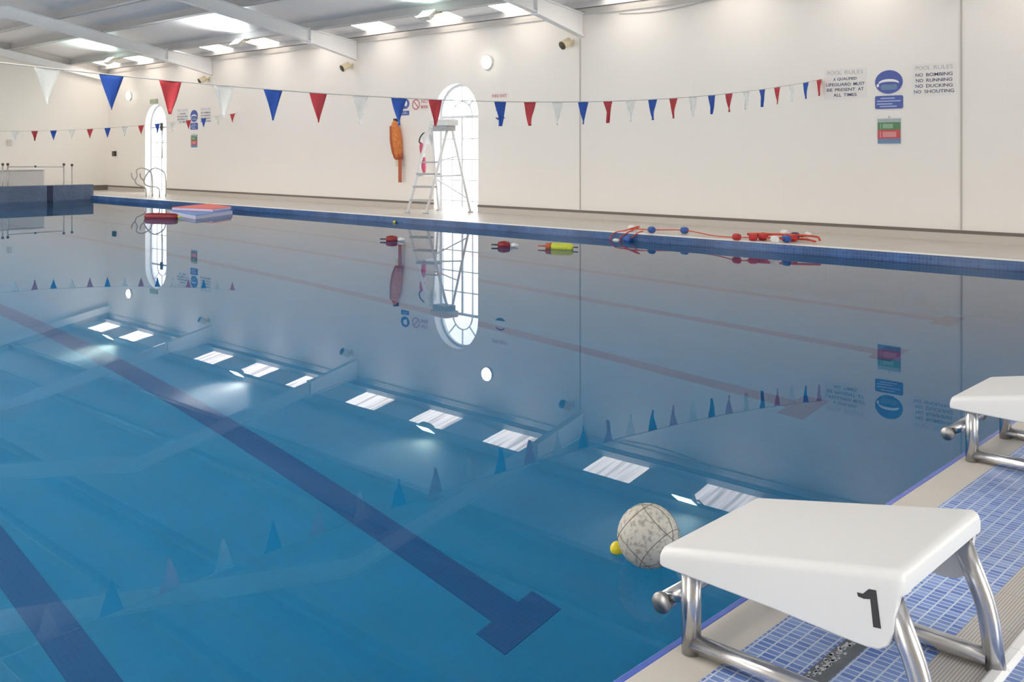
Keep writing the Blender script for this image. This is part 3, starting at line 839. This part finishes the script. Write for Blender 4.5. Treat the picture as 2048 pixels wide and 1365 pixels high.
bm = B(); add_prism(bm, [(14.86 + .17 * math.cos(a), 2.07 + .14 * math.sin(a)) for a in [math.radians(210 + 120 * k / 10) for k in range(11)]], 'x', SX - .0105, SX - .008)
add_prism(bm, [(14.86 + .175 * math.cos(math.radians(40 + 100 * k / 10)), 2.07 + .145 * math.sin(math.radians(40 + 100 * k / 10))) for k in range(11)] + [(14.86 + .15 * math.cos(math.radians(140 - 100 * k / 10)), 2.07 + .115 * math.sin(math.radians(140 - 100 * k / 10))) for k in range(11)], 'x', SX - .0105, SX - .008)
obj('symbol', bm, M['ink_navy'], r)
r = tag(box_obj('exit_sign', (SX - .05, 30.50, 2.84), (SX, 30.98, 2.985), M['exit_green'], None, .01), 'faded green exit sign fixed above the far arched window', 'sign')
tag(box_obj('alarm_box', (SX - .08, 33.52, 1.08), (SX, 33.72, 1.26), M['black'], None, .015), 'small black box on the right wall by the far corner', 'box')
tag(box_obj('wall_switch', (12.12, YF - .05, 1.44), (12.26, YF, 1.64), M['pale_box'], None, .01), 'small pale switch box on the far end wall', 'switch')

# ------------------------------------------------------------------ wall lamps, floodlights, horn speakers
def bulkhead(y, z, label):
    r = thing('bulkhead_lamp', label, 'lamp', (SX, y, z), 'round bulkhead lamps above the windows')
    bm = B(); add_lathe(bm, [(0, .16), (.03, .165), (.05, .15)], (SX, y, z), (-1, 0, 0), 28); obj('lamp_base', bm, M['lamp_body'], r)
    bm = B(); add_lathe(bm, [(.05, .145), (.075, .135), (.095, .10), (.105, .05), (.107, .0)], (SX, y, z), (-1, 0, 0), 28); obj('glass_dome', bm, M['lamp_glow'], r)
bulkhead(15.24, 3.23, 'round glowing bulkhead lamp above the nearer arched window')
bulkhead(32.5, 3.16, 'round glowing bulkhead lamp between the far window and the corner')

def floodlight(x, y, z, glow, power, col, label):
    r = thing('floodlight', label, 'floodlight', (x, y, z), 'uplighting floodlights under the roof')
    # housing tilted so the glass faces up toward the ridge
    d = Vector((-.62, 0, .78)); u = Vector((.78, 0, .62)); v = Vector((0, 1, 0)); c = Vector((x, y, z))
    def P(a, b, h): return c + u * a + v * b + d * h
    bm = B()
    lo = [bm.verts.new(P(a, b, -.09)) for a, b in ((-.07, -.12), (.07, -.12), (.07, .12), (-.07, .12))]
    hi = [bm.verts.new(P(a, b, .05)) for a, b in ((-.14, -.21), (.14, -.21), (.14, .21), (-.14, .21))]
    bm.faces.new(lo[::-1]); bm.faces.new(hi)
    for k in range(4): bm.faces.new((lo[k], lo[(k + 1) % 4], hi[(k + 1) % 4], hi[k]))
    obj('housing', bm, M['lamp_body'], r, .01)
    bm = B(); q = [bm.verts.new(P(a, b, h)) for h in (.051, .056) for a, b in ((-.12, -.19), (.12, -.19), (.12, .19), (-.12, .19))]
    bm.faces.new(q[:4]); bm.faces.new(q[4:][::-1])
    for k in range(4): bm.faces.new((q[k], q[(k + 1) % 4], q[4 + (k + 1) % 4], q[4 + k]))
    obj('lit_glass', bm, M[glow], r)
    top = roof_z(14.17) - PUR - .005 - .0155
    pts = [(x + .0, y - .235, z), (x + .05, y - .235, z + .02), (14.12, y - .235, top), (14.12, y + .235, top), (x + .05, y + .235, z + .02), (x, y + .235, z)]
    tube_obj('yoke_bracket', pts, .014, M['cream'], r, 8)
    L = bpy.data.lights.new('flood_beam', 'SPOT'); L.energy = power; L.color = col; L.spot_size = math.radians(150); L.spot_blend = .9; L.shadow_soft_size = .05
    o = bpy.data.objects.new('flood_beam', L); COL.objects.link(o); o.parent = r
    o.location = d * .07
    o.rotation_euler = d.to_track_quat('-Z', 'Y').to_euler()
floodlight(13.93, 9.06, 4.07, 'flood_glow_green', 420, (.75, 1, .9), 'floodlight nearest the camera, seen only reflected beside the netball')
floodlight(13.90, 15.5, 4.14, 'flood_glow_green', 220, (.80, 1, .85), 'pale floodlight housing under the roof left of the nearest rafter')
floodlight(13.92, 23.0, 4.13, 'flood_glow_white', 480, (.93, 1, 1), 'brightest floodlight, lighting a white patch of roof')
floodlight(13.86, 30.5, 4.12, 'flood_glow_green', 240, (.72, 1, .88), 'farthest floodlight, casting a greenish glow behind the far rafter')

def horn(y, label, x=15.27, z=3.46):
    r = thing('projector_speaker', label, 'loudspeaker', (x, y, z), 'cream loudspeakers under the rafter ends')
    d = Vector((-.80, .10, -.42)).normalized()
    bm = B(); add_lathe(bm, [(-.10, .06), (-.09, .08), (.11, .095), (.13, .098)], (x, y, z), d, 24); obj('casing', bm, M['cream'], r)
    bm = B(); add_lathe(bm, [(.128, .086), (.136, .084), (.138, .0)], (x, y, z), d, 24); obj('grille', bm, M['grille'], r)
    tube_obj('wall_bracket', [(x, y, z), (XR - .02, y + .05, z + .02)], .02, M['cream'], r, 8)
    bm = B(); add_box(bm, (XR - .02, y + .0, z - .05), (XR, y + .1, z + .09)); obj('back_plate', bm, M['cream'], r)
horn(12.78, 'cream cylindrical loudspeaker at the nearest rafter end')
horn(20.10, 'cream cylindrical loudspeaker at the middle rafter end', z=3.42)
horn(27.2, 'cream cylindrical loudspeaker at the far rafter end', z=3.44)
cb = tube_obj('wall_cable', smooth_path([(XR - .012, 11.6, 3.97), (XR - .012, 10.9, 3.93), (XR - .012, 10.2, 3.95), (XR - .012, 9.5, 4.02)], 5), .008, M['cord'])
tag(cb, 'thin slack cable along the top of the right wall', 'cable')

# ------------------------------------------------------------------ lifeguard chair
lg = thing('lifeguard_chair', 'tall white lifeguard chair with a step ladder front before the arched window', 'chair', (14.7, 16.1, DZ))
NEAR = [Vector((14.32, 15.99, DZ)), Vector((14.84, 15.84, 1.80)), Vector((14.93, 15.82, 1.80)), Vector((15.30, 15.60, DZ))]
FAR = [Vector((14.15, 16.41, DZ)), Vector((14.73, 16.34, 1.80)), Vector((14.82, 16.36, 1.80)), Vector((15.28, 16.62, DZ))]
def at_z(a, b, z): return a + (b - a) * ((z - a.z) / (b.z - a.z))
for P_ in (NEAR, FAR):
    tube_obj('front_stile', [P_[0], P_[1]], .032, M['chair_white'], lg, 10)
    tube_obj('rear_leg', [P_[2], P_[3]], .028, M['chair_white'], lg, 10)
    tube_obj('side_brace', [at_z(P_[0], P_[1], .70), at_z(P_[2], P_[3], .72)], .018, M['chair_white'], lg, 8)
    for q in (P_[0], P_[3]):
        box_obj('foot_pad', (q.x - .05, q.y - .04, DZ), (q.x + .05, q.y + .04, DZ + .025), M['chair_grey'], lg)
tube_obj('cross_brace', [at_z(FAR[2], FAR[3], .62), at_z(NEAR[2], NEAR[3], .20)], .016, M['chair_white'], lg, 8)
tube_obj('cross_brace', [at_z(NEAR[2], NEAR[3], 1.15), at_z(FAR[2], FAR[3], 1.0)], .014, M['chair_white'], lg, 8)
for z in (.17, .47, .75):
    a, b = at_z(NEAR[0], NEAR[1], z), at_z(FAR[0], FAR[1], z)
    prism_obj('step', [(a.x - .05, a.y), (a.x + .13, a.y), (b.x + .13, b.y), (b.x - .05, b.y)], 'z', z - .025, z + .02, M['chair_grey'], lg, .006)
tube_obj('rung', [at_z(NEAR[0], NEAR[1], 1.01), at_z(FAR[0], FAR[1], 1.01)], .015, M['chair_grey'], lg, 8)
prism_obj('seat', [(14.72, 15.76), (15.08, 15.74), (15.08, 16.28), (14.70, 16.30)], 'z', 1.82, 1.97, M['chair_white'], lg, .03)
prism_obj('seat_frame', [(14.76, 15.80), (15.02, 15.78), (15.02, 16.22), (14.74, 16.24)], 'z', 1.70, 1.82, M['chair_grey'], lg, .01)
bm = B(); add_prism(bm, ell(14.84, 1.56, .21, .17, 24), 'y', 16.42, 16.45); obj('side_panel', bm, M['chair_white'], lg, .01)
rt = thing('rescue_tube', 'pinkish red rescue tube hanging on the lifeguard chair ladder', 'rescue tube', (14.78, 16.6, 1.1))
tube_obj('foam_body', [(14.72, 16.60, 1.44), (14.74, 16.60, 1.37), (14.80, 16.60, .88), (14.82, 16.60, .72)], .06, M['tow'], rt, 12, [.03, .06, .055, .02])
tube_obj('white_band', [(14.758, 16.60, 1.22), (14.768, 16.60, 1.12)], .064, M['float_white'], rt, 12)
tube_obj('strap', smooth_path([(14.72, 16.60, 1.44), (14.62, 16.55, 1.46), (14.60, 16.50, 1.56), (14.66, 16.469, 1.65), (14.76, 16.467, 1.68)], 4), .015, M['charcoal'], rt, 8)

# ------------------------------------------------------------------ orange rescue bag on the wall
rb = thing('rescue_bag', 'long orange rescue bag with hanging straps on the wall left of the arched window', 'rescue aid', (SX - .1, 18.25, 1.5))
bm = B()
pts = [(XR - .10, 18.33, 2.02), (XR - .11, 18.33, 1.95), (XR - .12, 18.30, 1.78), (XR - .12, 18.27, 1.5), (XR - .12, 18.23, 1.25), (XR - .11, 18.20, 1.10), (XR - .10, 18.19, 1.06)]
add_tube(bm, pts, .1, 14, radii=[.02, .06, .13, .15, .13, .10, .04]); obj('bag', bm, M['orange'], rb)
tube_obj('zip_strap', [(XR - .24, 18.33, 1.86), (XR - .275, 18.28, 1.6), (XR - .265, 18.23, 1.3), (XR - .20, 18.20, 1.09)], .022, M['orange_dark'], rb, 8)
bm = B(); add_tube(bm, [(XR - .10, 18.20, 1.17), (XR - .10, 18.18, 1.06)], .11, 14, radii=[.118, .09]); obj('dark_base', bm, M['orange_dark'], rb)
bm = B(); add_box(bm, (XR - .13, 18.07, .50), (XR - .10, 18.17, 1.12)); obj('hanging_strap', bm, M['orange_dark'], rb, .005)
bm = B(); add_box(bm, (XR - .11, 18.20, .88), (XR - .085, 18.29, 1.10)); obj('pale_strap', bm, M['cream'], rb, .005)
bm = B(); add_box(bm, (XR - .13, 18.30, 1.98), (XR, 18.36, 2.05)); obj('hook', bm, M['charcoal'], rb, .005)

# ------------------------------------------------------------------ things floating in the pool
fl = thing('torpedo_buoy', 'dark red torpedo buoy floating at the far left beside the foam mats', 'float', (10.47, 20.43, WZ))
d = Vector((.39, -.65, 0)).normalized(); c = Vector((10.47, 20.43, WZ + .045))
tube_obj('buoy_body', [c - d * .42, c - d * .38, c - d * .2, c + d * .25, c + d * .36, c + d * .40], .08, M['float_dark_red'], fl, 14, [.03, .07, .082, .082, .07, .03])
tube_obj('yellow_tip', [c + d * .39, c + d * .49], .028, M['lime_yellow'], fl, 10, [.03, .012])
# stack of floating foam mats
def foam_mat(corners, z0, z1, m, edge, label):
    r = thing('foam_mat', label, 'foam mat', (sum(p[0] for p in corners) / 4, sum(p[1] for p in corners) / 4, z0), 'foam mats stacked on the water')
    prism_obj('mat_core', corners, 'z', z0, z1, M[m], r, .012)
    cx = sum(p[0] for p in corners) / 4; cy = sum(p[1] for p in corners) / 4
    big = [(cx + (x - cx) * 1.003, cy + (y - cy) * 1.003) for x, y in corners]
    prism_obj('mat_rim', big, 'z', z0 + .006, z1 - .014, M[edge], r, .006)
mA = [(11.35, 21.75), (10.86, 19.66), (12.36, 20.66), (12.9, 22.7)]
foam_mat(mA, WZ - .03, WZ + .09, 'mat_blue', 'mat_edge', 'blue foam mat with a pale rim, lower of the two floating mats')
mB = [(11.40, 21.74), (11.72, 20.44), (12.52, 20.98), (12.85, 22.6)]
foam_mat(mB, WZ + .09, WZ + .165, 'mat_red', 'mat_edge', 'coral red foam mat lying on top of the blue mat')
def dive_toy(x, y, label, dirv):
    r = thing('pool_float', label, 'float', (x, y, WZ), 'small red floats by the right pool wall')
    d = Vector(dirv).normalized(); c = Vector((x, y, WZ + .03))
    tube_obj('float_body', [c - d * .10, c - d * .085, c, c + d * .085, c + d * .10], .06, M['float_dark_red'], r, 14, [.02, .05, .065, .05, .02])
    tube_obj('white_tail', [c + d * .10, c + d * .15, c + d * .23], .03, M['float_white'], r, 10, [.018, .034, .01])
    tube_obj('handle', [c - d * .2, c - d * .09], .012, M['charcoal'], r, 8)
dive_toy(10.47, 12.54, 'small red float with white tail near the lifeguard chair reflection', (.5, -.8, 0))
dive_toy(11.03, 10.50, 'small red float with white tail beside the yellow torpedo', (.5, -.8, 0))
ty = thing('torpedo_toy', 'yellow and orange torpedo toy floating near the right pool wall', 'float', (11.35, 9.62, WZ))
c = Vector((11.36, 9.66, WZ + .035)); d = Vector((.34, -.92, 0)).normalized()
tube_obj('yellow_body', [c - d * .12, c - d * .1, c, c + d * .18, c + d * .22, c + d * .24], .06, M['lime_yellow'], ty, 14, [.04, .058, .062, .058, .045, .01])
tube_obj('orange_nose', [c - d * .22, c - d * .20, c - d * .12], .05, M['orange_dark'], ty, 14, [.015, .05, .055])
tube_obj('tail_pin', [c + d * .24, c + d * .31], .01, M['charcoal'], ty, 6)
tube_obj('nose_pin', [c - d * .34, c - d * .21], .012, M['orange_dark'], ty, 6)
r = thing('play_ball', 'tiny lime yellow ball floating against the right pool wall below the lifeguard chair', 'ball', (PX1 - .03, 15.68, WZ))
bm = B(); bmesh.ops.create_uvsphere(bm, u_segments=20, v_segments=12, radius=.032, matrix=Matrix.Translation((PX1 - .036, 15.68, WZ + .018)))
for f in bm.faces: f.smooth = True
obj('ball_skin', bm, M['lime_yellow'], r)

# ------------------------------------------------------------------ lane rope heaped on the right edge
lr = thing('lane_rope', 'red lane rope with red, white and blue floats heaped along the right pool edge', 'lane rope', (13.6, 8.3, DZ))
path = [(14.29, 7.08, -.065), (14.09, 7.16, -.065), (13.75, 6.95, -.065), (13.52, 7.01, -.065), (13.33, 7.09, -.065), (13.55, 7.42, -.065), (13.44, 7.47, -.065), (13.24, 7.70, -.065), (13.45, 8.2, -.087), (13.81, 9.0, -.065), (13.53, 9.46, -.065), (13.43, 9.75, -.06), (13.30, 9.86, -.087), (13.18, 9.97, -.12), (13.14, 10.03, -.20), (13.12, 9.99, -.26), (13.12, 9.88, -.26), (13.13, 9.72, -.235), (13.15, 9.60, -.19), (13.19, 9.53, -.11), (13.33, 9.50, -.075)]
tube_obj('rope', smooth_path(path, 5), .009, M['rope'], lr, 8)
tube_obj('rope', smooth_path([(13.63, 6.6, -.087), (13.86, 6.9, -.087), (13.75, 7.45, -.087), (13.54, 7.67, -.03), (13.70, 7.12, -.02), (13.81, 6.69, -.03), (13.61, 6.52, -.06)], 5), .016, M['rope'], lr, 8)
tube_obj('rope', smooth_path([(14.35, 7.15, -.09), (14.42, 7.5, -.08), (14.0, 7.62, -.07), (13.6, 7.55, -.05), (13.4, 7.5, -.07)], 5), .018, M['rope'], lr, 8)
tube_obj('rope', smooth_path([(13.37, 9.92, -.098), (13.48, 9.75, -.032), (13.37, 9.6, -.015), (13.26, 9.65, -.06), (13.17, 9.78, -.15), (13.13, 9.85, -.23), (13.12, 9.9, -.26)], 5), .010, M['rope'], lr, 8)
floats = [((13.556, 9.89, -.062), 'W', (.2, .8, 0)), ((13.526, 9.46, -.062), 'B', (.3, .8, 0)), ((13.811, 9.0, -.062), 'B', (.1, .8, 0)), ((13.27, 7.705, -.062), 'R', (.2, .8, 0)),
          ((13.40, 7.50, -.062), 'R', (-.3, .8, 0)), ((13.55, 7.42, -.062), 'R', (-.2, .8, 0)), ((13.33, 7.10, -.062), 'W', (.5, .7, 0)), ((13.50, 7.0, -.062), 'B', (.3, .7, 0)), ((14.40, 7.50, -.062), 'W', (.3, .8, 0)), ((14.09, 7.16, -.062), 'N', (.2, .8, 0)),
          ((14.29, 7.05, -.06), 'W', (.6, .5, 0)), ((13.12, 9.89, -.265), 'W', (.1, .9, .1)), ((13.12, 9.66, -.215), 'B', (.1, .9, .2)), ((13.70, 7.0, -.062), 'R', (.3, .8, 0)), ((13.72, 7.5, -.062), 'R', (.2, .9, 0))]
for c, k, dv in floats:
    bm = B(); add_lathe(bm, [(-.062, .03), (-.055, .047), (-.03, .054), (.03, .054), (.055, .047), (.062, .03)], c, dv, 16)
    o = obj('float', bm, M[{'W': 'float_white', 'B': 'float_blue', 'R': 'float_red', 'N': 'float_navy'}[k]], lr)
    o['label'] = {'W': 'white float', 'B': 'blue float', 'R': 'red float', 'N': 'navy float'}[k]

# ------------------------------------------------------------------ far end: ladder, posts, pale box
ld = thing('pool_ladder', 'curved steel pool handrails at the far right corner below the far window', 'ladder', (13.9, 28.2, DZ))
for y, fx in ((27.75, 14.35), (28.3, 14.2)):
    tube_obj('handrail', smooth_path([(fx, y, DZ), (fx, y, .35), (fx - .06, y, .62), (fx - .32, y, .75), (fx - .50, y, .68), (13.72, y, .52), (13.66, y, .38), (13.70, y, .27), (13.85, y, .20), (fx - .30, y, .18), (fx - .21, y, .10), (fx - .2, y, DZ)], 5), .018, M['rail'], ld, 10)
    tube_obj('hook_end', smooth_path([(13.66, y, .38), (13.57, y, .46), (13.54, y, .60)], 5), .018, M['rail'], ld, 10)
bx = thing('cover_box', 'pale grey box standing behind the raised far pool wall', 'box', (11.6, 31.6, DZ))
box_obj('box_body', (10.6, 31.5, DZ), (12.28, 32.2, .66), M['pale_box'], bx, .05, 3)
box_obj('box_lid', (10.58, 31.48, .66), (12.30, 32.22, .71), M['sign_white'], bx, .02)
def post(x, y, h, label, group='barrier posts behind the far pool wall'):
    r = thing('barrier_post', label, 'post', (x, y, DZ), group)
    tube_obj('pole', [(x, y, DZ), (x, y, h)], .02, M['rail'], r, 8)
    bm = B(); bmesh.ops.create_uvsphere(bm, u_segments=14, v_segments=10, radius=.042, matrix=Matrix.Translation((x, y, h + .02)))
    for f in bm.faces: f.smooth = True
    obj('knob', bm, M['knob'], r)
    bm = B(); add_lathe(bm, [(0, .06), (.012, .06), (.02, .03), (.03, .0)], (x, y, DZ), (0, 0, 1), 16); obj('foot', bm, M['rail'], r)
post(10.90, 31.1, .84, 'barrier post at the left edge of the photo, leftmost of the four')
post(11.08, 31.2, .84, 'barrier post left of the pale box, second from the left')
post(12.74, 31.2, .82, 'barrier post right of the pale box, second from the right')
post(12.95, 31.1, .80, 'barrier post nearest the far corner, rightmost of the four')
br_ = thing('barrier_rail', 'thin horizontal rail slung between the barrier posts at the far end', 'rail', (11.9, 31.2, .85))
tube_obj('rail_tube', [(11.102, 31.2, .785), (12.718, 31.2, .765)], .014, M['rail'], br_, 8)
bm = B(); bmesh.ops.create_uvsphere(bm, u_segments=12, v_segments=8, radius=.034, matrix=Matrix.Translation((11.88, 31.2, .785))); obj('joint', bm, M['knob'], br_)
